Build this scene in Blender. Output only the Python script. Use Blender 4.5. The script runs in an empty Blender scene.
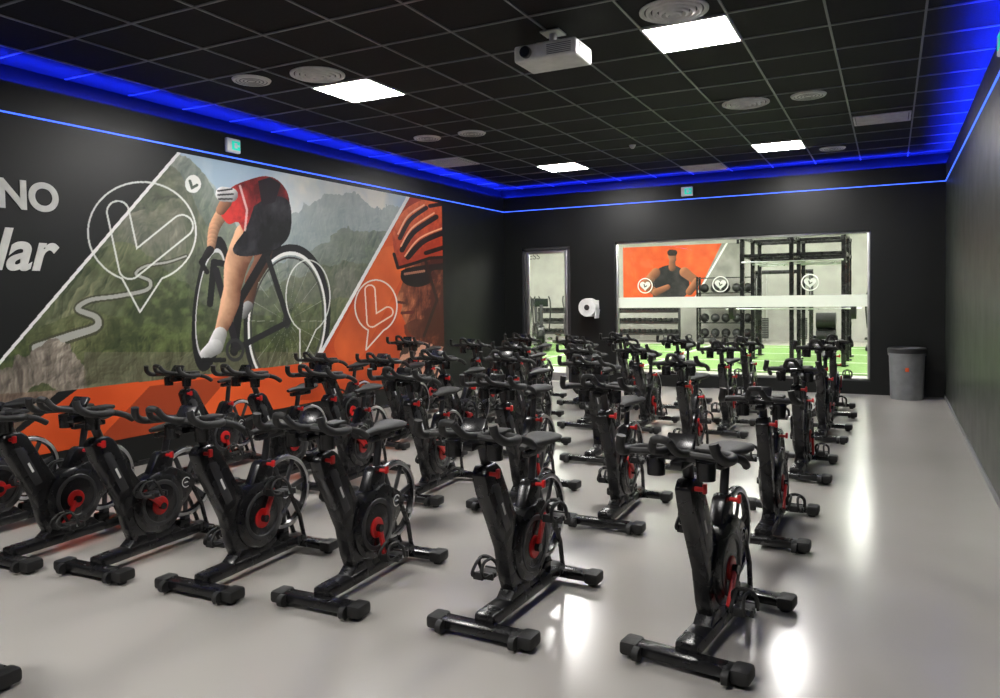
import bpy, bmesh, math, random
import numpy as np
from mathutils import Vector, Matrix, Euler
random.seed(4); rng=np.random.RandomState(7)
S=bpy.context.scene; COL=S.collection
CAMZ=1.65
def srgb(r,g,b):
    f=lambda c:(c/255/12.92) if c/255<=0.04045 else ((c/255+0.055)/1.055)**2.4
    return (f(r),f(g),f(b),1)
# ---------------------------------------------------------------- materials
def mat(name,col,rough=.5,metal=0,nscale=8,var=.12,rvar=.08,bump=0,emis=None,es=0,spec=.5):
    m=bpy.data.materials.new(name); m.use_nodes=True
    nt=m.node_tree; b=nt.nodes['Principled BSDF']
    tc=nt.nodes.new('ShaderNodeTexCoord'); n=nt.nodes.new('ShaderNodeTexNoise')
    n.inputs['Scale'].default_value=nscale; n.inputs['Detail'].default_value=4
    nt.links.new(tc.outputs['Object'],n.inputs['Vector'])
    cr=nt.nodes.new('ShaderNodeValToRGB')
    cr.color_ramp.elements[0].position=.3; cr.color_ramp.elements[1].position=.7
    cr.color_ramp.elements[0].color=[c*(1-var) for c in col[:3]]+[1]
    cr.color_ramp.elements[1].color=[min(1,c*(1+var)) for c in col[:3]]+[1]
    nt.links.new(n.outputs['Fac'],cr.inputs['Fac']); nt.links.new(cr.outputs['Color'],b.inputs['Base Color'])
    mr=nt.nodes.new('ShaderNodeMapRange')
    mr.inputs['To Min'].default_value=max(0,rough-rvar); mr.inputs['To Max'].default_value=min(1,rough+rvar)
    nt.links.new(n.outputs['Fac'],mr.inputs['Value']); nt.links.new(mr.outputs['Result'],b.inputs['Roughness'])
    b.inputs['Metallic'].default_value=metal
    b.inputs['Specular IOR Level'].default_value=spec
    if bump:
        bp=nt.nodes.new('ShaderNodeBump'); bp.inputs['Strength'].default_value=bump; bp.inputs['Distance'].default_value=.01
        nt.links.new(n.outputs['Fac'],bp.inputs['Height']); nt.links.new(bp.outputs['Normal'],b.inputs['Normal'])
    if emis:
        b.inputs['Emission Color'].default_value=emis; b.inputs['Emission Strength'].default_value=es
    return m
M={}
M['blk']=mat('satin_black_paint',(.009,.009,.010,1),.27)
M['rub']=mat('black_rubber',(.012,.012,.012,1),.58,nscale=60,bump=.1)
M['gry']=mat('dark_grey_plastic',(.028,.028,.030,1),.42)
M['red']=mat('red_anodised',srgb(200,30,30),.35)
M['sil']=mat('brushed_steel',(.6,.6,.61,1),.3,1)
M['pst']=mat('black_anodised_post',(.03,.03,.033,1),.3,.4)
M['wht']=mat('white_plastic',srgb(225,225,222),.4)
M['scr']=mat('dark_screen',(.02,.022,.03,1),.12)
M['wall']=mat('black_satin_wall_paint',srgb(20,22,21),.42,nscale=3,bump=.02,spec=.32)
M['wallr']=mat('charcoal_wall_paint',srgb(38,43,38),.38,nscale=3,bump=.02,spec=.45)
M['tile']=mat('black_ceiling_tile',srgb(26,26,28),.75,nscale=40,bump=.1,spec=.2)
M['tbar']=mat('ceiling_tbar',srgb(128,128,130),.4)
M['alu']=mat('aluminium_frame',(.55,.55,.55,1),.35,1)
M['gywall']=mat('gym_grey_wall',srgb(172,170,165),.7,nscale=2)
M['gyceil']=mat('gym_white_ceiling',srgb(215,215,210),.8)
M['gyfl']=mat('gym_rubber_floor',srgb(172,168,162),.45,nscale=20)
M['turf']=mat('green_turf',srgb(120,154,88),.9,nscale=120,var=.25,bump=.4)
M['org']=mat('orange_panel',srgb(222,88,34),.5)
M['bin']=mat('bin_grey',srgb(120,122,124),.45)
M['led']=mat('panel_light',(1,1,1,1),.5,emis=(1,.975,.94,1),es=92)
M['gled']=mat('gym_panel_light',(1,1,1,1),.5,emis=(1,.98,.93,1),es=34)
M['blueline']=mat('blue_led_line',(.1,.2,1,1),.5,emis=(.035,.11,1,1),es=2.2)
M['bluecove']=mat('blue_led_cove',(.1,.2,1,1),.5,emis=(.006,.02,1,1),es=430)
M['grn']=mat('exit_green',srgb(30,170,150),.5,emis=srgb(20,190,170),es=1.0)
M['letter']=mat('white_lettering',srgb(220,220,215),.5)

def floor_mat():
    m=bpy.data.materials.new('polished_concrete'); m.use_nodes=True; nt=m.node_tree; b=nt.nodes['Principled BSDF']
    g=nt.nodes.new('ShaderNodeNewGeometry')
    n1=nt.nodes.new('ShaderNodeTexNoise'); n1.inputs['Scale'].default_value=.5; n1.inputs['Detail'].default_value=3; n1.inputs['Roughness'].default_value=.45
    nt.links.new(g.outputs['Position'],n1.inputs['Vector'])
    r=nt.nodes.new('ShaderNodeValToRGB'); r.color_ramp.elements[0].position=.2; r.color_ramp.elements[1].position=.85
    r.color_ramp.elements[0].color=srgb(160,156,151); r.color_ramp.elements[1].color=srgb(176,172,167)
    nt.links.new(n1.outputs['Fac'],r.inputs['Fac']); nt.links.new(r.outputs['Color'],b.inputs['Base Color'])
    b.inputs['Roughness'].default_value=.20
    return m
M['floor']=floor_mat()
def glass_mat():
    m=bpy.data.materials.new('clear_glass'); m.use_nodes=True; nt=m.node_tree
    for n in list(nt.nodes): nt.nodes.remove(n)
    o=nt.nodes.new('ShaderNodeOutputMaterial'); mx=nt.nodes.new('ShaderNodeMixShader'); t=nt.nodes.new('ShaderNodeBsdfTransparent'); gl=nt.nodes.new('ShaderNodeBsdfGlossy')
    t.inputs['Color'].default_value=(.95,.97,.95,1); gl.inputs['Roughness'].default_value=.02
    f=nt.nodes.new('ShaderNodeFresnel'); f.inputs['IOR'].default_value=1.4
    nt.links.new(f.outputs['Fac'],mx.inputs['Fac']); nt.links.new(t.outputs[0],mx.inputs[1]); nt.links.new(gl.outputs[0],mx.inputs[2]); nt.links.new(mx.outputs[0],o.inputs['Surface'])
    return m
M['glass']=glass_mat()
def vcol_mat(name,rough):
    m=bpy.data.materials.new(name); m.use_nodes=True; nt=m.node_tree; b=nt.nodes['Principled BSDF']
    a=nt.nodes.new('ShaderNodeAttribute'); a.attribute_name='Col'
    nt.links.new(a.outputs['Color'],b.inputs['Base Color']); b.inputs['Roughness'].default_value=rough; b.inputs['Specular IOR Level'].default_value=.35
    return m
# ---------------------------------------------------------------- mesh builder
class MB:
    def __init__(s): s.v=[];s.f=[];s.m=[];s.mats=[]
    def mi(s,k):
        if k not in s.mats: s.mats.append(k)
        return s.mats.index(k)
    def add(s,vs,fs,k,mx=None):
        o=len(s.v); i=s.mi(k)
        for v in vs:
            v=Vector(v); s.v.append(tuple(mx@v if mx else v))
        for f in fs: s.f.append(tuple(o+a for a in f)); s.m.append(i)
    def bm(s,b,k,mx=None):
        b.verts.index_update(); s.add([v.co.copy() for v in b.verts],[[v.index for v in f.verts] for f in b.faces],k,mx); b.free()
    def box(s,c,sz,k,rot=(0,0,0),bev=0,seg=2):
        b=bmesh.new(); bmesh.ops.create_cube(b,size=1)
        for v in b.verts: v.co=Vector((v.co.x*sz[0],v.co.y*sz[1],v.co.z*sz[2]))
        if bev: bmesh.ops.bevel(b,geom=b.edges[:],offset=bev,segments=seg,affect='EDGES',profile=.5)
        s.bm(b,k,Matrix.Translation(c)@Euler(rot).to_matrix().to_4x4())
    def prism(s,prof,x0,x1,k,bev=0):
        b=bmesh.new(); a=[b.verts.new((x0,y,z)) for y,z in prof]; c=[b.verts.new((x1,y,z)) for y,z in prof]
        n=len(prof); b.faces.new(a[::-1]); b.faces.new(c)
        for i in range(n): b.faces.new((a[i],a[(i+1)%n],c[(i+1)%n],c[i]))
        bmesh.ops.recalc_face_normals(b,faces=b.faces[:])
        if bev: bmesh.ops.bevel(b,geom=b.edges[:],offset=bev,segments=2,affect='EDGES',profile=.5)
        s.bm(b,k)
    def tube(s,pts,r,k,seg=10,sm=0,closed=False):
        P=[Vector(p) for p in pts]
        if sm:
            Q=[]; n=len(P)
            for i in range(n-1 if not closed else n):
                g=lambda j:P[j%n] if closed else P[max(0,min(n-1,j))]
                p0,p1,p2,p3=g(i-1),g(i),g(i+1),g(i+2)
                for t in [a/sm for a in range(sm)]:
                    Q.append(.5*((2*p1)+(p2-p0)*t+(2*p0-5*p1+4*p2-p3)*t*t+(3*p1-p0-3*p2+p3)*t**3))
            if not closed: Q.append(P[-1])
            P=Q
        n=len(P); R=r if isinstance(r,(list,tuple)) else None
        vs=[];fs=[];up=None
        for i in range(n):
            a=P[(i-1)%n] if closed or i>0 else P[i]; b=P[(i+1)%n] if closed or i<n-1 else P[i]
            d=(b-a).normalized()
            if up is None: up=Vector((0,0,1)) if abs(d.z)<.9 else Vector((1,0,0))
            sd=d.cross(up).normalized(); up=sd.cross(d).normalized()
            rr=R[0]+(R[1]-R[0])*i/max(1,n-1) if R else r
            for j in range(seg):
                t=2*math.pi*j/seg; vs.append(P[i]+sd*math.cos(t)*rr+up*math.sin(t)*rr)
        for i in range(n if closed else n-1):
            for j in range(seg):
                i2=(i+1)%n; fs.append((i*seg+j,i*seg+(j+1)%seg,i2*seg+(j+1)%seg,i2*seg+j))
        if not closed: fs.append(tuple(range(seg))[::-1]); fs.append(tuple((n-1)*seg+j for j in range(seg)))
        s.add(vs,fs,k)
    def cyl(s,p1,p2,r,k,seg=20,r2=None): s.tube([p1,p2],(r,r2 if r2 is not None else r),k,seg)
    def lathe(s,prof,k,c=(0,0,0),axis='z',seg=32,closed=False):
        vs=[];fs=[];n=len(prof)
        for j in range(seg):
            t=2*math.pi*j/seg
            for r,h in prof:
                if axis=='z': p=(c[0]+r*math.cos(t),c[1]+r*math.sin(t),c[2]+h)
                elif axis=='x': p=(c[0]+h,c[1]+r*math.cos(t),c[2]+r*math.sin(t))
                else: p=(c[0]+r*math.cos(t),c[1]+h,c[2]+r*math.sin(t))
                vs.append(p)
        for j in range(seg):
            j2=(j+1)%seg
            for i in range(n if closed else n-1):
                i2=(i+1)%n; fs.append((j*n+i,j2*n+i,j2*n+i2,j*n+i2))
        s.add(vs,fs,k)
    def mesh(s,name):
        me=bpy.data.meshes.new(name); me.from_pydata(s.v,[],s.f)
        for k in s.mats: me.materials.append(M[k])
        me.polygons.foreach_set('material_index',s.m); me.validate()
        b=bmesh.new(); b.from_mesh(me); bmesh.ops.recalc_face_normals(b,faces=b.faces[:]); b.to_mesh(me); b.free()
        me.shade_smooth(); me.set_sharp_from_angle(angle=math.radians(38)); me.update(); return me
    def obj(s,name,loc=(0,0,0),rz=0):
        return place(name,s.mesh(name),loc,rz)
def place(name,me,loc=(0,0,0),rz=0):
    o=bpy.data.objects.new(name,me); COL.objects.link(o); o.location=loc; o.rotation_euler=(0,0,rz); return o
# ---------------------------------------------------------------- room
XL,XR,YB,YF,ZC,ZL=-6.75,.74,13.45,-2.2,3.73,3.30
def simple(name,boxes,k,bev=0):
    m=MB()
    for lo,hi in boxes:
        c=[(a+b)/2 for a,b in zip(lo,hi)]; m.box(c,[b-a for a,b in zip(lo,hi)],k,bev=bev)
    return m.obj(name)
ZV=ZC-.20     # cove ledge height
simple('floor',[((XL-.4,YF-.3,-.1),(XR+.4,YB+.15,0))],'floor')
simple('wall_left',[((XL-.3,YF,0),(XL,YB,ZV)),((XL-.3,YF,ZV),(XL-.12,YB+.12,ZC)),((XL-.012,YF,ZV),(XL,YB,ZV+.03))],'wall')  # last box: unseen lip added to block the cove LED's grazing rays
simple('wall_right',[((XR,YF,0),(XR+.3,YB,ZV)),((XR+.12,YF,ZV),(XR+.3,YB+.12,ZC)),((XR,YF,ZV),(XR+.012,YB,ZV+.03))],'wallr')  # last box: same added lip, limiting the blue glow's spread
simple('wall_front',[((XL-.3,YF-.25,0),(XR+.3,YF,ZC))],'wall')
DX0,DX1,DZ=-6.37,-5.37,2.57
WX0,WX1,WZ0,WZ1=-4.49,-.29,.21,2.60
simple('wall_back',[((XL-.3,YB,0),(DX0,YB+.2,ZV)),((DX0,YB,DZ),(DX1,YB+.2,ZV)),((DX1,YB,0),(WX0,YB+.2,ZV)),
  ((WX0,YB,0),(WX1,YB+.2,WZ0)),((WX0,YB,WZ1),(WX1,YB+.2,ZV)),((WX1,YB,0),(XR+.3,YB+.2,ZV)),((XL-.3,YB+.12,ZV),(XR+.3,YB+.3,ZC)),((XL,YB,ZV),(XR,YB+.012,ZV+.03))],'wall')  # last box: lip added along the ledge to narrow the cove glow
TX,TY=.66,.665
simple('ceiling',[((XL-.3,YF-.25,ZC),(XR+.3,YB+.3,ZC+.1))],'tile')
g=MB()
x=-1.42-TX/2
while x>XL-.1: x-=TX
x+=TX
while x<XR+.1: g.box((x,(YF+YB)/2,ZC-.004),(.017,YB-YF+.18,.012),'tbar'); x+=TX
y=6.25-TY/2
while y>YF: y-=TY
y+=TY
while y<YB+.1: g.box(((XL+XR)/2,y,ZC-.004),(XR-XL+.18,.017,.0121),'tbar'); y+=TY
g.obj('ceiling_grid')
# light panels
def panel(name,x,y,lit=True,sx=.65,sy=.65):
    m=MB(); z=ZC-.012
    for a,b,c,d in((0,sy/2,sx,.02),(0,-sy/2,sx,.02),(sx/2,0,.02,sy),(-sx/2,0,.02,sy)): m.box((a,b,0),(c+.02 if c>d else c,d,.016),'wht')
    if lit: m.box((0,0,-.001),(sx-.02,sy-.02,.01),'led')
    else:
        m.box((0,0,0),(sx-.03,sy-.03,.006),'gry')
        n=9
        for i in range(n): m.box((0,-sy/2+sy*(i+.5)/n,-.004),(sx-.04,.03,.012),'wht',rot=(.5,0,0))
    return m.obj(name,(x,y,z))
for X in(-4.72,-1.42):
    for Y in(.93,6.25,11.57): panel('ceiling_light_panel',X,Y)
panel('ceiling_vent_grille',-.10,10.40,False,.6,.5); panel('ceiling_vent_grille',-6.04,10.24,False); panel('ceiling_vent_grille',-2.74,12.9,False)
def diffuser(x,y,r=.25):
    m=MB()
    for i in range(5):
        a=r*(1-i*.19); m.lathe([(a,0),(a,-.012-.006*i),(a-.018,-.02-.006*i),(a-.035,-.008)],'wht',seg=40)
    m.cyl((0,0,0),(0,0,-.03),.03,'wht'); m.lathe([(0,-.002),(r-.02,-.002)],'gry',seg=40)
    m.obj('ceiling_air_diffuser',(x,y,ZC-.004))
for p in((-1.42,5.66),(-4.72,5.62),(-1.42,8.78)): diffuser(*p)
def speaker(x,y,r=.17):
    m=MB(); m.lathe([(0,-.014),(r*.85,-.014),(r*.86,-.02),(r,-.016),(r+.01,0)],'wht',seg=36)
    for i in range(4): m.lathe([(r*.2*(i+1),-.0145),(r*.2*(i+1)+.006,-.018),(r*.2*(i+1)+.012,-.0145)],'bin',seg=36)
    m.obj('ceiling_speaker',(x,y,ZC-.004))
for p in((-5.38,5.46),(-5.38,8.54),(-4.74,8.58),(-.78,8.78),(-.76,12.2)): speaker(*p)
m=MB(); m.lathe([(0,-.05),(.02,-.05),(.035,-.03),(.05,0)],'wht',seg=20); m.obj('smoke_detector',(-3.21,10.43,ZC-.003))
# LEDs
def led(name,lo,hi,k): simple(name,[(lo,hi)],k)
led('blue_led_line_left',(XL,YF,ZL-.016),(XL+.01,YB,ZL-.003),'blueline')
led('blue_led_line_right',(XR-.01,YF,ZL-.016),(XR,YB,ZL-.003),'blueline')
led('blue_led_line_back',(XL,YB-.01,ZL-.016),(XR,YB,ZL-.003),'blueline')
led('blue_cove_led_left',(XL-.065,YF+.05,ZV),(XL-.05,YB,ZV+.01),'bluecove')
led('blue_cove_led_right',(XR+.05,YF+.05,ZV),(XR+.065,YB,ZV+.01),'bluecove')
led('blue_cove_led_back',(XL,YB+.05,ZV),(XR,YB+.065,ZV+.01),'bluecove')
simple('baseboard_right',[((XR-.012,YF,0),(XR,YB,.05))],'bin')
simple('baseboard_left',[((XL,YF,0),(XL+.012,YB,.05))],'blk')
# exit signs
def sign(loc,rz):
    m=MB(); m.box((0,.03,0),(.2,.05,.16),'wht',bev=.012); m.box((.025,.004,0),(.12,.008,.1),'grn')
    m.box((.02,-.001,.0),(.04,.004,.06),'wht'); m.box((.06,-.001,0),(.025,.004,.02),'wht')
    m.obj('emergency_exit_sign',loc,rz)
sign((XL+.058,6.50,3.42),math.radians(90)); sign((-3.16,YB-.058,3.42),0); sign((XR-.058,6.62,3.42),math.radians(-90))
# projector
m=MB(); m.box((0,0,0),(.52,.36,.13),'wht',bev=.02,seg=3)
m.cyl((-.15,-.17,.0),(-.15,-.215,.0),.045,'gry',24); m.cyl((-.15,-.215,0),(-.15,-.22,0),.038,'scr',24)
for i in range(6): m.box((.12,-.18,-.036+.014*i),(.2,.006,.006),'bin')
for i in range(6): m.box((.26,.0,-.036+.014*i),(.006,.24,.006),'bin')
m.cyl((0,0,.06),(0,0,.2),.03,'wht'); m.box((0,0,.08),(.2,.2,.02),'wht'); m.box((0,0,.178),(.16,.16,.012),'wht')
m.obj('ceiling_projector',(-2.38,5.66,3.54))
# door
m=MB(); y=YB+.06
for a,b in(((DX0+.03,y,DZ/2),(.06,.1,DZ)),((DX1-.03,y,DZ/2),(.06,.1,DZ)),(((DX0+DX1)/2,y,DZ-.03),(DX1-DX0,.1,.06))): m.box(a,b,'gry',bev=.004)
for a,b in(((DX0+.10,y,DZ/2),(.07,.05,DZ-.08)),((DX1-.10,y,DZ/2),(.05,.05,DZ-.08)),(((DX0+DX1)/2,y,DZ-.09),(.76,.05,.06)),(((DX0+DX1)/2,y,.1),(.76,.05,.16))): m.box(a,b,'alu',bev=.004)
m.tube([(DX1-.12,y-.03,.9),(DX1-.12,y-.08,.92),(DX1-.12,y-.08,1.28),(DX1-.12,y-.03,1.3)],.013,'sil',8)
m.box(((DX0+DX1)/2,y,DZ/2),(.74,.01,DZ-.22),'glass')
m.obj('door_1')
# window
m=MB(); y=YB+.08; wc=(WX0+WX1)/2; hc=(WZ0+WZ1)/2
for a,b in(((WX0+.02,y,hc),(.04,.08,WZ1-WZ0)),((WX1-.02,y,hc),(.04,.08,WZ1-WZ0)),((wc,y,WZ0+.02),(WX1-WX0,.08,.04)),((wc,y,WZ1-.02),(WX1-WX0,.08,.04))): m.box(a,b,'alu',bev=.004)
m.box((wc,y,hc),(WX1-WX0-.08,.01,WZ1-WZ0-.08),'glass')
M['frost']=mat('white_vinyl_film',srgb(250,250,248),.6)
nt=M['frost'].node_tree; tl=nt.nodes.new('ShaderNodeBsdfTranslucent'); tl.inputs['Color'].default_value=(.99,.99,.98,1); ad=nt.nodes.new('ShaderNodeMixShader'); ad.inputs['Fac'].default_value=.85
nt.links.new(nt.nodes['Principled BSDF'].outputs[0],ad.inputs[1]); nt.links.new(tl.outputs[0],ad.inputs[2]); nt.links.new(ad.outputs[0],nt.nodes['Material Output'].inputs['Surface'])
m.add([(WX0+.04,y-.008,1.40),(WX1-.04,y-.008,1.40),(WX1-.04,y-.008,1.59),(WX0+.04,y-.008,1.59)],[(0,1,2,3)],'frost')
for hx in(-3.95,-2.62,-1.18):
    c=(hx,y-.008,1.80); m.lathe([(.12,0),(.14,0)],'frost',c,'y',40)
    pts=[]
    for i in range(40):
        t=2*math.pi*i/40; pts.append((c[0]+.0060*16*math.sin(t)**3,c[1],c[2]+.0060*(13*math.cos(t)-5*math.cos(2*t)-2*math.cos(3*t)-math.cos(4*t))))
    m.add(pts,[list(range(40))],'frost')
    m.add([(c[0]-.03,c[1]-.002,c[2]+.03),(c[0]-.01,c[1]-.002,c[2]+.03),(c[0]+.0,c[1]-.002,c[2]-.01),(c[0]+.035,c[1]-.002,c[2]+.01),(c[0]+.035,c[1]-.002,c[2]-.01),(c[0]-.01,c[1]-.002,c[2]-.035)],[[0,1,2,3,4,5]],'gry')
m.obj('window_1')
# paper roll on wall bracket
m=MB(); m.lathe([(.045,-.25),(.16,-.25),(.168,-.242),(.168,-.05),(.16,-.042),(.045,-.042)],'wht',(0,0,0),'y',40); m.lathe([(.045,-.25),(.045,-.04)],'bin',(0,0,0),'y',24)
m.cyl((0,-.01,0),(0,-.27,0),.016,'gry',12); m.lathe([(0,-.262),(.05,-.262),(.052,-.256),(0,-.252)],'gry',(0,0,0),'y',24)
m.box((0,-.012,-.02),(.3,.02,.3),'wht',bev=.006); m.box((.155,-.13,-.12),(.02,.2,.16),'wht',rot=(0,.15,0),bev=.003)
m.obj('paper_roll_dispenser',(-4.95,YB-.002,1.42))
# bin
m=MB(); m.lathe([(0,0),(.22,0),(.225,.02),(.245,.66),(.255,.66),(.26,.68),(.26,.76),(.25,.775),(.2,.775),(.19,.70),(0,.70)],'bin',seg=48)
m.lathe([(.262,.70),(.265,.71),(.265,.765),(.252,.78),(.19,.78)],'gry',seg=48)
m.box((0,-.243,.46),(.05,.012,.06),'org',bev=.004)
m.obj('waste_bin',(.22,13.12,0))
# ---------------------------------------------------------------- indoor bikes
def make_bike(name,dh,ds,ang):
    m=MB()
    for y,w in((0,.56),(.88,.5)):
        m.box((0,y,.05),(w,.095,.05),'blk',bev=.015)
        for sx in(-1,1):
            m.box((sx*(w/2-.03),y,.05),(.085,.115,.066),'rub',bev=.018)
            m.cyl((sx*(w/2-.04),y,0),(sx*(w/2-.04),y,.03),.026,'rub',14)
    for sx in(-1,1): m.cyl((sx*.2-.015,-.06,.045),(sx*.2+.015,-.06,.045),.032,'rub',18)
    m.box((0,.44,.085),(.11,.86,.065),'blk',bev=.018)
    m.prism([(.18,.09),(.66,.09),(.58,.17),(.28,.17)],-.045,.045,'blk',bev=.01)
    # main column, gently curved
    m.prism([(.27,.12),(.50,.12),(.52,.27),(.38,.42),(.265,.60),(.145,.81),(.105,.84),(.015,.84),(-.02,.80),(.015,.70),(.11,.53),(.185,.38),(.225,.22)],-.04,.04,'blk',bev=.014)
    m.prism([(.05,.74),(.115,.74),(.235,.49),(.18,.47)],-.043,.043,'gry',bev=.006)
    BC=(.45,.345)
    m.lathe([(0,-.066),(.17,-.066),(.196,-.052),(.203,0),(.196,.052),(.17,.066),(0,.066)],'blk',(0,)+BC,'x',44)
    for s_ in(-1,1): m.lathe([(.12,.066*s_),(.125,.071*s_),(.145,.071*s_),(.15,.066*s_)],'gry',(0,)+BC,'x',40)
    m.prism([(.36,.52),(.54,.185),(.72,.36),(.745,.42),(.71,.475),(.56,.56)],.034,.058,'blk',bev=.01)
    m.prism([(.42,.35),(.46,.24),(.72,.40),(.73,.44),(.68,.47)],-.056,-.036,'blk',bev=.008)
    m.prism([(.34,.42),(.54,.36),(.60,.64),(.585,.66),(.495,.67),(.465,.65)],-.036,.036,'blk',bev=.012)
    zs=.80+ds
    m.tube([(0,.54,.62),(0,.575,zs)],.022,'pst',12)
    m.box((0,.60,zs+.005),(.045,.24,.035),'blk',bev=.008)
    m.box((0,.60,zs+.03),(.06,.08,.03),'gry',bev=.006)
    m.cyl((.03,.53,.64),(.08,.53,.64),.011,'red',12); m.box((.082,.53,.645),(.016,.026,.04),'red',bev=.005)
    secs=[(.44,.018,.055,.018),(.47,.026,.06,.026),(.53,.034,.064,.032),(.59,.052,.064,.036),(.65,.088,.068,.042),(.70,.108,.074,.046),(.735,.10,.078,.042),(.755,.06,.076,.03)]
    vs=[];n=18
    for y,w,z,t in secs:
        for j in range(n):
            a=2*math.pi*j/n; ca,sa=math.cos(a),math.sin(a)
            zz=z+(t*.5*sa if sa>0 else t*.9*sa*(1-.35*abs(ca)))
            vs.append((w*math.copysign(abs(ca)**.75,ca),y,zs-.01+zz))
    fs=[tuple(range(n))[::-1],tuple((len(secs)-1)*n+j for j in range(n))]
    for i in range(len(secs)-1):
        for j in range(n): fs.append((i*n+j,i*n+(j+1)%n,(i+1)*n+(j+1)%n,(i+1)*n+j))
    m.add(vs,fs,'rub')
    fc=(0,.71,.42)
    m.lathe([(.235,-.016),(.24,0),(.235,.016),(.205,.02),(.198,0),(.205,-.02)],'blk',fc,'x',56,closed=True)
    for s_ in(-1,1): m.lathe([(.232,.017*s_),(.225,.0205*s_),(.212,.0215*s_),(.206,.0185*s_)],'sil',fc,'x',56)
    m.lathe([(0,-.062),(.03,-.062),(.045,-.03),(.06,-.02),(.06,.02),(.045,.03),(.03,.062),(0,.062)],'blk',fc,'x',28)
    for i in range(7):
        t=2*math.pi*i/7+.2; ct,st=math.cos(t),math.sin(t)
        m.box((0,fc[1]+.13*ct,fc[2]+.13*st),(.012,.16,.034),'gry',rot=(t,0,0),bev=.004)
    m.box((0,.70,.165),(.05,.05,.06),'gry',bev=.008); m.prism([(.62,.11),(.72,.11),(.72,.17),(.64,.17)],-.03,.03,'blk',bev=.006)
    for sx in(-.05,.05): m.tube([(sx,.71,.42),(sx,.80,.25),(sx*.8,.85,.1)],.014,'blk',8)
    m.lathe([(.03,.0),(.036,.0)],'wht',(.0595,.665,.43),'x',20); m.box((.0595,.665,.43),(.002,.03,.008),'wht'); m.box((-.0415,.12,.66),(.002,.018,.05),'wht',rot=(.45,0,0)); m.box((.0445,.155,.60),(.002,.014,.07),'wht',rot=(.45,0,0))
    cc=Vector((0,.44,.33))
    for sx,a in((1,ang),(-1,ang+math.pi)):
        x=sx*.088; d=Vector((0,math.cos(a),math.sin(a)))
        m.lathe([(0,.0),(.055,0),(.06,-.004*sx),(.06,-.02*sx)],'red',(sx*.076,cc.y,cc.z),'x',28)
        c=cc+d*.085; m.box((x,c.y,c.z),(.02,.2,.032),'red' if sx>0 else 'blk',rot=(a,0,0),bev=.006)
        m.cyl((sx*.07,cc.y,cc.z),(sx*.103,cc.y,cc.z),.022,'blk',16)
        p=cc+d*.17; px=sx*.165
        m.cyl((sx*.08,p.y,p.z),(sx*.215,p.y,p.z),.009,'sil',10)
        m.box((px,p.y,p.z),(.095,.08,.026),'rub',bev=.006)
        for yy in(-.05,.05): m.box((px,p.y+yy,p.z),(.105,.014,.034),'gry',bev=.003)
        for o in(-.035,.035): m.tube([(px+o,p.y-.02,p.z+.012),(px+o,p.y-.10,p.z+.01),(px+o*.8,p.y-.13,p.z+.04),(px+o*.6,p.y-.09,p.z+.085),(px+o*.8,p.y-.03,p.z+.09)],.0085,'rub',6,sm=4)
        m.tube([(px-.052,p.y+.01,p.z+.0),(px-.052,p.y-.02,p.z+.07),(px,p.y-.03,p.z+.098),(px+.052,p.y-.02,p.z+.07),(px+.052,p.y+.01,p.z+.0)],.010,'rub',6,sm=4)
        m.box((px,p.y-.115,p.z+.02),(.06,.016,.04),'rub',bev=.005)
    # handlebar assembly
    zh=.95+dh; yh=.0-dh*.5
    m.tube([(0,.08,.80),(0,yh+.02,zh)],.026,'pst',12)
    m.cyl((.03,.03,.80),(.08,.03,.80),.011,'red',12); m.box((.084,.03,.805),(.016,.026,.045),'red',bev=.005)
    m.box((0,yh+.02,zh),(.055,.26,.04),'blk',bev=.008)
    m.box((0,yh+.0,zh+.03),(.15,.14,.04),'blk',bev=.012)
    for s_ in(-1,1):
        # outer bar with long rising horn
        m.tube([(0,yh+.03,zh+.035),(s_*.13,yh+.035,zh+.035),(s_*.2,yh+.01,zh+.037),(s_*.228,yh-.06,zh+.04),(s_*.226,yh-.15,zh+.05),(s_*.21,yh-.205,zh+.085),(s_*.20,yh-.215,zh+.13)],.0205,'rub',10,sm=5)
        m.tube([(s_*.2,yh+.01,zh+.037),(s_*.228,yh+.07,zh+.015),(s_*.228,yh+.13,zh-.02)],.0185,'rub',10,sm=4)
        # inner aero bar
        m.tube([(s_*.05,yh+.02,zh+.05),(s_*.058,yh-.12,zh+.06),(s_*.052,yh-.23,zh+.085),(s_*.03,yh-.27,zh+.135)],.0175,'rub',10,sm=5)
        m.tube([(s_*.21,yh-.10,zh+.045),(s_*.13,yh-.125,zh+.055),(s_*.055,yh-.13,zh+.06)],.014,'rub',8,sm=3)
        m.box((s_*.09,yh+.035,zh+.056),(.085,.12,.024),'rub',bev=.01)
        m.lathe([(.034,-.07),(.036,0),(.041,.0),(.043,-.002),(.039,-.08),(0,-.08)],'blk',(s_*.112,yh-.05,zh+.02),'z',20)
    m.tube([(-.03,yh-.27,zh+.135),(0,yh-.28,zh+.142),(.03,yh-.27,zh+.135)],.0175,'rub',10,sm=3)
    m.box((0,yh-.045,zh+.09),(.13,.024,.08),'blk',rot=(-.6,0,0),bev=.009)
    m.box((0,yh-.032,zh+.0965),(.105,.006,.055),'scr',rot=(-.6,0,0))
    return m.mesh(name)
V=[make_bike('indoor_bike_mesh_a',0,0,1.1),make_bike('indoor_bike_mesh_b',-.03,.0,-2.2),make_bike('indoor_bike_mesh_c',.02,-.03,2.4),make_bike('indoor_bike_mesh_d',.05,.06,.1),make_bike('indoor_bike_mesh_e',-.01,.02,-1.3)]
D=math.radians
bikes=[(-.80,3.30,-7,1),(-1.75,3.19,-2,0),(-2.69,3.12,1.6,4),(-3.44,2.99,2,0),(-4.26,2.93,2.5,2),(-4.94,2.81,2,1),(-5.72,2.75,2,3),(-3.60,1.02,0,1)]
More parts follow.
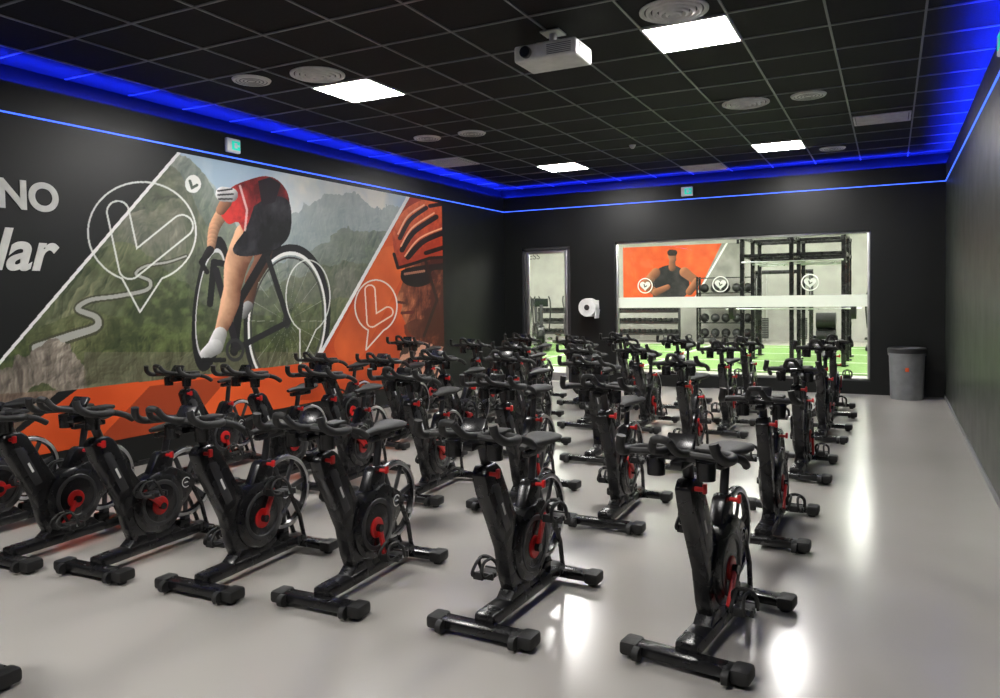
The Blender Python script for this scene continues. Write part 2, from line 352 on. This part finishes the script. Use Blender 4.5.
for ri,yy in enumerate((5.19,7.1,9.0,10.8)):
    for ci,xx in enumerate((-.71,-1.75,-2.66,-3.42,-4.22,-4.95,-5.75)):
        if ri==3 and ci==6: continue
        bikes.append((xx+random.uniform(-.05,.05),yy-.05*ci+random.uniform(-.08,.08),random.uniform(-4,4),random.randrange(5)))
for bx,by,a,vi in bikes: place('indoor_bike',V[vi],(bx,by,0),D(a))
# ---------------------------------------------------------------- mural
FL=766.; PY=323.; th=D(27.04); ph=D(2.0); ro=D(-.877)
R0=np.array([math.cos(th),math.sin(th),0]); F0=np.array([-math.sin(th),math.cos(th),0]); Z0=np.array([0,0,1.])
Fv=F0*math.cos(ph)-Z0*math.sin(ph); U0=F0*math.sin(ph)+Z0*math.cos(ph)
Xv=R0*math.cos(ro)+U0*math.sin(ro); Uv=-R0*math.sin(ro)+U0*math.cos(ro)
def survey(P):   # photo-survey coordinates used to trace the flat artwork
    Q=P-np.array([0,0,CAMZ]); f=Q@Fv; return 500+FL*(Q@Xv)/f, PY-FL*(Q@Uv)/f
def vnoise(x,y,seed):
    r=np.random.RandomState(seed).rand(256,256); xi=np.floor(x).astype(int); yi=np.floor(y).astype(int); fx=x-xi; fy=y-yi
    fx=fx*fx*(3-2*fx); fy=fy*fy*(3-2*fy); g=lambda a,b:r[a%256,b%256]
    return (g(xi,yi)*(1-fx)+g(xi+1,yi)*fx)*(1-fy)+(g(xi,yi+1)*(1-fx)+g(xi+1,yi+1)*fx)*fy
def fbm(x,y,s,o=5):
    t=0;a=.5
    for i in range(o): t=t+a*vnoise(x*2**i,y*2**i,s+i); a*=.5
    return t
def inpoly(px,py,poly):
    r=np.zeros(px.shape,bool); n=len(poly)
    for i in range(n):
        x1,y1=poly[i]; x2,y2=poly[(i+1)%n]
        if y1==y2: continue
        c=((y1>py)!=(y2>py))&(px<(x2-x1)*(py-y1)/(y2-y1)+x1); r^=c
    return r
def dist(px,py,pts):
    d=np.full(px.shape,1e9)
    for (x1,y1),(x2,y2) in zip(pts[:-1],pts[1:]):
        dx,dy=x2-x1,y2-y1; t=np.clip(((px-x1)*dx+(py-y1)*dy)/(dx*dx+dy*dy),0,1); d=np.minimum(d,np.hypot(px-x1-t*dx,py-y1-t*dy))
    return d
def smooth(pts,k=8):
    P=[np.array(p,float) for p in pts]; Q=[]; n=len(P)
    for i in range(n-1):
        p0,p1,p2,p3=P[max(0,i-1)],P[i],P[i+1],P[min(n-1,i+2)]
        for j in range(k):
            t=j/k; Q.append(tuple(.5*((2*p1)+(p2-p0)*t+(2*p0-5*p1+4*p2-p3)*t*t+(3*p1-p0-3*p2+p3)*t**3)))
    Q.append(tuple(P[-1])); return Q
def lin(c): c=np.clip(c/255.,0,1); return np.where(c<=.04045,c/12.92,((c+.055)/1.055)**2.4)
def grid_mesh(name,P,nx,ny,C,matl):
    me=bpy.data.meshes.new(name); idx=np.arange(nx*ny).reshape(ny,nx)
    q=np.stack([idx[:-1,:-1],idx[:-1,1:],idx[1:,1:],idx[1:,:-1]],-1).reshape(-1,4)
    me.vertices.add(nx*ny); me.vertices.foreach_set('co',P.reshape(-1).astype(np.float32))
    me.loops.add(q.size); me.loops.foreach_set('vertex_index',q.reshape(-1).astype(np.int32))
    me.polygons.add(len(q)); me.polygons.foreach_set('loop_start',np.arange(0,q.size,4,dtype=np.int32)); me.polygons.foreach_set('loop_total',np.full(len(q),4,np.int32))
    me.update(calc_edges=True); at=me.color_attributes.new('Col','FLOAT_COLOR','POINT')
    cc=np.ones((nx*ny,4),np.float32); cc[:,:3]=lin(C.reshape(-1,3)); at.data.foreach_set('color',cc.reshape(-1)); me.materials.append(matl); return place(name,me)
NY,NZ=1400,450
Yg,Zg=np.meshgrid(np.linspace(2.0,11.12,NY),np.linspace(.3,3.23,NZ)); Pm=np.stack([np.full(Yg.shape,XL+.006),Yg,Zg],-1)
px,py=survey(Pm)
C=np.zeros(Yg.shape+(3,)); C[:]=(20,22,22)
def paint(mask,col,a=1.):
    col=np.array(col,float) if not isinstance(col,np.ndarray) else col
    if col.ndim==1: col=np.broadcast_to(col,C.shape)
    aa=(mask*a)[...,None]; C[:]=C*(1-aa)+col*aa
def mixc(t,a,b): t=np.clip(t,0,1)[...,None]; return np.array(a,float)*(1-t)+np.array(b,float)*t
n1=fbm(Yg*1.3,Zg*1.3,1,6); n2=fbm(Yg*5,Zg*5,20,5); n3=fbm(Yg*14,Zg*14,40,4)
def relief(fx,fz,sh,seed,gain=.44,k=.085):
    wx=.9*fbm(Yg*1.3,Zg*1.3,seed+50,5); wz=.9*fbm(Yg*1.3+7,Zg*1.3+3,seed+60,5); u=Yg*fx+Zg*sh+wx; v_=Zg*fz+wz; h=0;a=.6
    for i in range(6): h=h+a*(1-np.abs(2*vnoise(u*2**i,v_*2**i,seed+i)-1)); a*=gain
    gy,gx=np.gradient(h,Zg[1,0]-Zg[0,0],Yg[0,1]-Yg[0,0]); s=.5+k*(-gx*.8+gy*.6); return np.clip(s,0,1)
r1=relief(1.1,.9,.35,200); r2=relief(1.3,1.1,-.4,220); r3=relief(2.4,2.2,.3,240,.5,.055)
tree=np.clip((fbm(Yg*9,Zg*11,300,4)-.38)*3,0,1)
A=inpoly(px,py,[(183,146),(412,190),(316,362),(0,398),(-400,700),(-20,386)])
paint(A,mixc((n1-.3)*2.2+(px-300)/400.,(168,190,208),(244,240,230)))
def ridge(xs,ys,amp,rl,dark,light,haze=0,hl=16.,veg=0):
    r=np.interp(px,xs,ys)+amp*(n2-.5)+amp*.6*(n1-.5); mk=A&(py>r)
    paint(mk,mixc(rl+.25*(n3-.5),dark,light))
    if veg: paint(mk,mixc(tree,(30,42,22),(92,110,58)),veg*np.clip((n1-.35)*4,0,1))
    paint(mk,(206,214,212),np.clip(haze*(.3+.7*np.exp(-(py-r)/hl)),0,1))
ridge([150,185,225,262,300,345,380,412],[150,160,198,226,206,190,204,212],18,r1,(90,108,116),(192,198,192),.5,30)
ridge([150,190,225,262,300,345,380,412],[146,158,206,266,258,226,228,236],16,r2,(60,76,74),(178,178,164),.28,24,.25)
ridge([60,110,150,180,215,250,300,340,400],[200,172,150,172,238,292,276,262,262],16,r1,(42,52,44),(176,170,150),.16,20,.4)
ridge([-20,40,90,130,170,215,260,330],[330,268,246,244,272,310,316,300],14,r2,(34,46,28),(162,160,122),.1,18,.55)
ridge([-20,30,80,140,200,260,330],[372,330,312,322,336,338,326],10,r3,(32,42,20),(144,146,100),.05,10,.5)
rp=smooth([(186,256),(168,262),(146,266),(136,274),(150,281),(146,290),(118,296),(90,300),(78,309),(96,317),(96,327),(70,336),(36,348)])
road=dist(px,py,rp); rw=np.interp(py,[256,300,348],[.9,2.0,4.4]); paint(A&(road<rw*1.5+.8),(60,60,48),.7); paint(A&(road<rw),(184,184,178),.9)
rock=A&(dist(px,py,[(-10,396),(22,374),(56,358),(76,388)])<16+22*(n2-.5)+8*(n3-.5)); paint(rock,mixc(r3+.3*(n3-.5),(52,46,40),(200,188,172)))
paint(A&(py>352)&(px>84),mixc(r3,(62,60,46),(146,142,118)),.7)
def ell(cx,cy,rx,ry,rot=0):
    c,s=math.cos(rot),math.sin(rot); x=(px-cx)*c+(py-cy)*s; y=-(px-cx)*s+(py-cy)*c; return np.hypot(x/rx,y/ry)
e=ell(211,304,16,62,.12); paint(A&(np.abs(e-1)<.10),(30,30,32)); paint(A&(np.abs(e-.87)<.03),(205,205,205))
e=ell(287,321,41,73,.08); W=(py<394); paint((np.abs(e-1)<.055)&W,(32,32,34)); paint((np.abs(e-.93)<.024)&W,(236,236,234)); paint((np.abs(e-.87)<.014)&W,(60,60,60))
ang=np.arctan2((py-321)/73,(px-287)/41); paint((e<.87)&(np.abs(np.sin(ang*10))<.04)&W,(222,222,218),.55); paint(e<.1,(50,50,52))
skin=(206,156,122)
def limb(pts,ws,col,light=(-.6,-.5)):
    for i in range(len(pts)-1):
        (x1,y1),(x2,y2)=pts[i],pts[i+1]; dx,dy=x2-x1,y2-y1; t=np.clip(((px-x1)*dx+(py-y1)*dy)/(dx*dx+dy*dy),0,1); ox=px-x1-t*dx; oy=py-y1-t*dy; d=np.hypot(ox,oy); w=ws[i]+(ws[i+1]-ws[i])*t
        sh=mixc(.5-.6*(ox*light[0]+oy*light[1])/w+.2*(n3-.5),[min(255,c*1.15) for c in col],[c*.48 for c in col]); paint(d<w,sh)
limb([(264,240),(262,262),(252,280),(248,306)],[11,8,7,4.5],(124,84,66))
limb([(248,306),(243,314)],[5,5],(170,170,172))
for pts,w,c in(([(268,252),(240,300),(234,352)],4,(24,24,27)),([(268,258),(288,320)],2.6,(34,34,36)),([(234,350),(288,322)],3,(34,34,36)),([(238,266),(214,262),(210,304)],3.2,(28,28,31)),([(236,345),(216,270)],3.4,(36,34,38)),([(256,249),(278,247)],3.4,(18,18,20)),([(210,250),(201,262),(207,272)],2.4,(26,26,28))):
    paint(dist(px,py,pts)<w,c)
e=ell(235,350,8,10); paint(np.abs(e-1)<.18,(50,50,52))
AP=smooth([(228,206),(215,226),(211,248)],6); limb(AP,list(np.linspace(7.5,4,len(AP))),skin)
LP=smooth([(248,236),(237,262),(233,284),(230,302),(224,322),(217,340)],5)
# leg painted as one continuous tapering shape
dmin=np.full(px.shape,1e9); wsel=np.ones(px.shape); oxs=np.zeros(px.shape); WL=np.interp(np.linspace(0,1,len(LP)),[0,.25,.45,.6,.8,1],[14,11.5,8.6,9.6,7.4,4.2])
for i in range(len(LP)-1):
    (x1,y1),(x2,y2)=LP[i],LP[i+1]; dx,dy=x2-x1,y2-y1; t=np.clip(((px-x1)*dx+(py-y1)*dy)/(dx*dx+dy*dy),0,1); ox=px-x1-t*dx; d=np.hypot(ox,py-y1-t*dy); w=WL[i]+(WL[i+1]-WL[i])*t
    k=(d/w)<dmin; dmin=np.where(k,d/w,dmin); oxs=np.where(k,ox/w,oxs)
paint(dmin<1,mixc(.45+.55*oxs+.3*(n3-.5)+.4*(n2-.5),(236,186,150),(104,66,48)))
limb([(220,334),(215,347),(206,354)],[7,8,6],(236,236,236)); limb([(203,360),(224,360)],[2.4,2.4],(36,36,36))
jer=inpoly(px,py,smooth([(219,212),(222,198),(232,187),(248,180),(266,176),(280,182),(289,198),(287,224),(264,240),(246,234),(238,222),(228,224),(219,212)],5))
paint(jer,mixc((n2-.5)*1.8+(px-222)/70.+(r3-.5)*.6,(206,58,54),(84,20,26)))
paint(inpoly(px,py,smooth([(254,206),(272,196),(289,202),(291,228),(283,244),(262,254),(240,256),(233,248),(246,228),(254,206)],5)),mixc((n2-.5)*1.8+.3+(r3-.5)*.5,(16,16,20),(70,68,74)))
paint(inpoly(px,py,[(258,181),(270,177),(281,184),(275,202),(262,206)]),(36,30,36)); paint(dist(px,py,[(240,186),(247,210),(245,230)])<1.1,(235,225,222),.7)
limb([(226,202),(221,210)],[6,5],(178,126,98)); limb([(223,194),(231,195)],[7.5,7],(226,226,226))
for a_,b_ in(((218,191),(232,189)),((218,195),(233,194)),((219,199),(232,199))): paint(dist(px,py,[a_,b_])<.9,(50,50,52))
limb([(210,250),(206,256)],[4.2,3.6],(40,38,38))
# orange zone
O=inpoly(px,py,[(412,190),(460,190),(460,400),(300,400),(316,362)])
paint(O,mixc((n1-.25)*1.8,(160,50,18),(226,94,40)))
paint(O&(dist(px,py,[(350,345),(392,262)])<16),(236,126,70),.3)
face=inpoly(px,py,smooth([(406,262),(402,284),(396,300),(402,305),(401,312),(405,322),(413,336),(448,348),(448,252)],4))&O
paint(face,mixc(.62-(px-398)/52.+(n2-.5)*1.1+(r3-.5)*.5,(64,20,12),(240,150,102)))
paint(O&(dist(px,py,[(448,300),(432,326),(414,330)])<10+5*(n3-.5)),(64,22,12),.65)
hel=inpoly(px,py,smooth([(394,252),(393,232),(401,214),(415,203),(432,198),(448,198)],5)+[(448,258),(428,258),(410,264),(398,268)])&O
paint(hel,mixc((n3-.3)*.7+(py-205)/70.+(px-400)/120.,(244,120,68),(150,44,20)))
for pts,w in(([(400,238),(410,220),(426,208)],2.2),([(402,250),(414,232),(436,217)],2.6),([(408,257),(424,241),(448,231)],2.8),([(426,253),(448,246)],2.2),([(430,206),(448,203)],2.0)): paint((dist(px,py,smooth(pts))<w)&O,(30,10,8))
for pts in([(398,234),(408,216),(424,205)],[(401,246),(412,228),(434,213)],[(405,256),(420,238),(448,226)]): paint((dist(px,py,smooth(pts))<.8)&O,(255,196,160),.8)
paint((dist(px,py,[(394,254),(398,268),(412,264),(430,258),(448,257)])<1.6)&O,(26,12,10))
paint(inpoly(px,py,smooth([(401,271),(412,267),(448,263),(448,269),(432,271),(431,282),(419,287),(407,285),(401,279),(401,271)],4))&O,(24,14,14)); paint((dist(px,py,[(405,274),(424,271)])<1.2)&O,(220,150,120),.7)
paint((dist(px,py,[(426,262),(437,300),(424,336)])<1.4)&O,(36,14,10)); paint((dist(px,py,[(398,302),(405,303)])<1.3)&O,(80,28,16)); paint((dist(px,py,[(402,313),(413,312)])<1.6)&O,(90,24,20))
Zs=inpoly(px,py,[(408,338),(448,348),(448,400),(396,400),(400,352)])&O; paint(Zs,(204,150,126)); paint(Zs&(np.sin((px*.7+py*.5+10*n2)*.9)>.1),(50,24,18))
L=inpoly(px,py,[(78,389),(316,362),(300,400),(460,398),(460,500),(0,520),(10,440)]); paint(L&~O,mixc((n1-.2)*1.5,(200,74,28),(228,96,44)))
L2=inpoly(px,py,[(-30,396),(60,390),(20,425),(-30,470)]); paint(L2,mixc(r3+n3-.5,(70,56,46),(160,140,122)))
L3=inpoly(px,py,[(150,386),(230,376),(150,470),(60,480)]); paint(L3,(96,34,20),.5)
for pts,w in(([(183,148),(-22,388)],1.6),([(412,190),(316,362)],1.6)): paint(dist(px,py,pts)<w,(238,238,236))
def pin(cx,cy,rx,ry,tip,s):
    a=np.array([[cx+rx*math.cos(t),cy+ry*math.sin(t)] for t in np.linspace(math.pi*.62,math.pi*2.38,50)]); pts=[tip]+[tuple(q) for q in a]+[tip]
    paint(dist(px,py,pts)<s,(232,235,230),.9)
pin(142,232,54,50,(140,312),.9)
v=dist(px,py,[(118,212),(130,268),(182,226)]); paint(np.abs(v-11)<.9,(232,235,230),.9)
pin(376,306,21,26,(366,350),.7); v=dist(px,py,[(370,290),(372,322),(388,312)]); paint(np.abs(v-5)<.7,(240,226,212),.9)
pin(308,296,22,36,(300,365),.6)
e=ell(193,184,8,9); paint((e<1),(235,235,232)); paint(dist(px,py,[(190,181),(192,188),(197,185)])<1.4,(90,100,92))
grid_mesh('wall_mural',Pm,NY,NZ,C,vcol_mat('mural_print',.45))
def text(name,body,size,loc,rot,align='RIGHT',shear=0,k='letter',off=0):
    cu=bpy.data.curves.new(name,'FONT'); cu.body=body; cu.size=size; cu.align_x=align; cu.shear=shear; cu.extrude=.003; cu.offset=off; cu.materials.append(M[k])
    o=bpy.data.objects.new(name,cu); COL.objects.link(o); o.location=loc; o.rotation_euler=rot; return o
text('wall_lettering','CAMINO',.34,(XL+.012,4.42,2.48),(D(90),0,D(90)),off=.012)
text('wall_lettering','pedalar',.50,(XL+.012,4.33,1.95),(D(90),0,D(90)),shear=.3,off=.012)
# ---------------------------------------------------------------- gym beyond the glass
GX0,GX1,GY1,GZ=-14,5,27,4.1
simple('gym_floor',[((GX0,YB+.15,-.1),(GX1,GY1,0))],'gyfl')
simple('gym_wall_back',[((GX0,GY1,0),(GX1,GY1+.2,GZ))],'gywall')
simple('gym_wall_left',[((GX0-.2,YB,0),(GX0,GY1,GZ))],'gywall')
simple('gym_wall_right',[((GX1,YB,0),(GX1+.2,GY1,GZ))],'gywall')
simple('gym_wall_front',[((GX0,YB,0),(XL-.3,YB+.2,GZ)),((XR+.3,YB,0),(GX1,YB+.2,GZ)),((XL-.3,YB+.3,ZL),(XR+.3,YB+.35,GZ))],'gywall')
simple('gym_ceiling',[((GX0,YB+.31,GZ),(GX1,GY1,GZ+.1))],'gyceil')
m=MB()
for gx in range(-13,5,3):
    for gy in(15.2,17.6,20,22.4,24.8): m.box((gx+.5,gy,GZ-.02),(.6,1.2,.03),'gled')
m.obj('gym_ceiling_lights')
m=MB(); m.box((-5,20.5,.01),(16,8.2,.02),'turf')
for yy in(16.6,19,21.4,23.8): m.box((-5,yy,.0215),(16,.08,.004),'wht')
for xx in(-8,-5,-2,1): m.box((xx,20.5,.022),(.08,8.2,.004),'wht')
m.obj('artificial_turf')
NX2,NZ2=300,140
Xg,Zp=np.meshgrid(np.linspace(-8.7,-4.4,NX2),np.linspace(1.45,3.35,NZ2)); Pp=np.stack([Xg,np.full(Xg.shape,GY1-.01),Zp],-1)
px,py=(Xg+8.7)/4.3*100,(3.35-Zp)/1.9*44
nn=fbm(Xg*4,Zp*4,70,5); n3=nn; C=np.zeros(Xg.shape+(3,)); C[:]=mixc((nn-.2)*1.5,(205,74,28),(232,104,48))
paint(px>64-(py*.5)+18,mixc(nn,(120,118,114),(170,168,162))); paint(dist(px,py,[(86,0),(60,44)])<.7,(235,235,235))
paint(inpoly(px,py,smooth([(26,44),(24,26),(30,19),(38,16),(46,17),(54,24),(56,36),(50,44)],4)),mixc((nn-.2)*1.5,(16,16,20),(70,64,66))); limb([(28,22),(18,32),(28,38),(38,34)],[4,3.4,3,2.2],(170,108,78)); limb([(52,22),(62,30),(56,38)],[4,3.2,3],(170,108,78)); limb([(42,13),(42,18)],[2.6,3],(150,96,70)); limb([(42,8.5),(42.5,11)],[3.6,3],(170,110,82)); limb([(40.5,5.8),(44,6)],[2.6,2.4],(40,28,24))
grid_mesh('athlete_poster',Pp,NX2,NZ2,C,vcol_mat('poster_print',.5))
simple('orange_wall_poster',[((-.6,GY1-.03,1.9),(.3,GY1-.005,2.6))],'org')
def drack():
    m=MB()
    for sx in(-1.2,1.2):
        m.box((sx,.1,.02),(.08,.7,.05),'gry',bev=.01); m.box((sx,.25,.6),(.08,.07,1.2),'gry',bev=.01)
    for i,z in enumerate((.3,.68,1.06)):
        m.box((0,.12+.06*i,z),(2.4,.36,.03),'gry',rot=(.25,0,0))
        for j in range(13):
            x,y,zz=-1.1+.183*j,.12+.06*i,z+.085; m.cyl((x,y-.07,zz),(x,y+.07,zz),.014,'sil',8)
            for s_ in(-1,1): m.cyl((x,y+s_*.06,zz),(x,y+s_*.15,zz),.062,'rub',6)
    return m.mesh('dumbbell_rack')
dr=drack(); place('dumbbell_rack',dr,(-7.6,25.7,0)); place('dumbbell_rack',dr,(-10.4,25.7,0))
m=MB()
for sx in(-.9,.9):
    for yy in(-.2,.2): m.box((sx,yy,1.1),(.06,.06,2.2),'blk')
for z in(.15,.65,1.15,1.65,2.15):
    m.box((0,0,z),(1.86,.46,.03),'blk')
    if z<2:
        for j in range(5):
            x=-.7+.35*j; r=.15; m.lathe([(r*math.sin(a*math.pi/10)+.0001,-r*math.cos(a*math.pi/10)) for a in range(11)],'gry' if j%2 else 'rub',(x,0,z+.015+r),'z',16)
m.obj('medicine_ball_shelf',(-4.9,26.2,0))
def kettlebell():
    m=MB(); m.lathe([(0.001,0),(.07,0),(.11,.05),(.12,.11),(.1,.17),(.05,.215),(.001,.22)],'rub',seg=20)
    m.tube([(-.06,0,.18),(-.08,0,.25),(-.05,0,.30),(.05,0,.30),(.08,0,.25),(.06,0,.18)],.018,'gry',8,sm=3); return m.mesh('kettlebell')
kb=kettlebell()
for i in range(7): place('kettlebell',kb,(-6.6+i*.38,24.95,0))
# cable machine
def cable():
    m=MB()
    for sx in(-.8,.8):
        m.box((sx,0,1.15),(.12,.12,2.3),'blk',bev=.01); m.box((sx,0,.03),(.16,1.0,.06),'blk',bev=.01)
        for i in range(12): m.box((sx*.72,.0,.2+.055*i),(.22,.12,.045),'gry',bev=.004)
        m.cyl((sx*.72-.06,0,.1),(sx*.72-.06,0,2.2),.012,'sil',8); m.cyl((sx*.72+.06,0,.1),(sx*.72+.06,0,2.2),.012,'sil',8)
        m.lathe([(.02,-.02),(.07,-.02),(.07,.02),(.02,.02)],'gry',(sx,-.1,2.1),'x',20)
        m.cyl((sx,-.17,2.1),(sx,-.17,1.2),.006,'sil',6); m.tube([(sx-.07,-.17,1.06),(sx,-.17,1.2),(sx+.07,-.17,1.06),(sx-.07,-.17,1.06)],.014,'rub',6)
    m.box((0,0,2.28),(1.72,.12,.12),'blk',bev=.01); return m.mesh('cable_machine')
place('cable_machine',cable(),(-3.0,25.6,0))
m=MB()
xs=(-1.05,0,1.05); ys=(0,1.5,2.6)
for xx in xs:
    for yy in ys:
        m.box((xx,yy,1.45),(.09,.09,2.9),'blk'); m.box((xx,yy,.03),(.2,.2,.02),'blk')
    m.box((xx,1.3,2.86),(.07,2.7,.07),'blk'); m.box((xx,1.3,2.45),(.07,2.7,.07),'blk')
    m.tube([(xx,0,2.86),(xx,-.55,2.86),(xx,-.55,2.7)],.03,'blk',8)
for yy in ys:
    for z in(2.86,2.45): m.box((0,yy,z),(2.2,.07,.07),'blk')
    m.cyl((-1.05,yy-.08,2.3),(1.05,yy-.08,2.3),.02,'sil',10)
m.cyl((-1.4,-.1,1.25),(1.4,-.1,1.25),.016,'sil',10)
for sx in(-1.25,1.25): m.cyl((sx-.05,-.1,1.25),(sx+.05,-.1,1.25),.225,'rub',28)
for sx in(-1.05,1.05): m.box((sx,-.1,1.2),(.05,.16,.08),'blk')
for z in(.5,.9): m.cyl((.3,2.55,z),(.75,2.55,z),.2,'rub',24)
m.obj('power_rack_rig',(-1.95,18.0,0.025))
def trainer():
    m=MB(); m.box((0,0,.08),(.5,1.5,.1),'gry',bev=.02); m.lathe([(0,-.1),(.3,-.1),(.34,-.06),(.34,.06),(.3,.1),(0,.1)],'blk',(0,.5,.42),'x',28)
    m.tube([(0,.45,.5),(0,.3,1.35)],.05,'gry',10); m.box((0,.26,1.42),(.4,.06,.26),'scr',rot=(-.4,0,0),bev=.02)
    for s_ in(-1,1):
        m.tube([(s_*.22,.3,.6),(s_*.26,.2,1.1),(s_*.25,.05,1.45),(s_*.2,.0,1.6)],.022,'rub',8,sm=4); m.tube([(s_*.2,.5,.4),(s_*.22,-.3,.3)],.03,'sil',8); m.box((s_*.2,-.3,.33),(.15,.36,.05),'rub',bev=.01)
    return m.mesh('elliptical_trainer')
tr=trainer(); place('elliptical_trainer',tr,(-.35,23.2,.026))
for i,(a,b) in enumerate(((-9.6,18.2),(-8.6,18.2),(-9.3,21.0),(-8.2,21.0),(-10.6,23.2),(-9.4,23.4))): place('elliptical_trainer',tr,(a,b,.026),D(180+10*i))
text('gym_wall_lettering','FITNESS',.34,(-13.2,GY1-.02,3.05),(D(90),0,0),'LEFT',0,'gry')
# ---------------------------------------------------------------- world, camera
w=bpy.data.worlds.new('world'); S.world=w; w.use_nodes=True; w.node_tree.nodes['Background'].inputs[0].default_value=(.01,.01,.012,1)
cd=bpy.data.cameras.new('camera'); cam=bpy.data.objects.new('camera',cd); COL.objects.link(cam)
cd.sensor_width=36; cd.lens=FL/1000*36; cd.clip_start=.05; cd.shift_y=-.026
cam.matrix_world=Matrix.Translation((0,0,CAMZ))@Matrix.Rotation(th,4,'Z')@Matrix.Rotation(D(90)-ph,4,'X')@Matrix.Rotation(ro,4,'Z')
S.camera=cam
S.view_settings.view_transform='Standard'
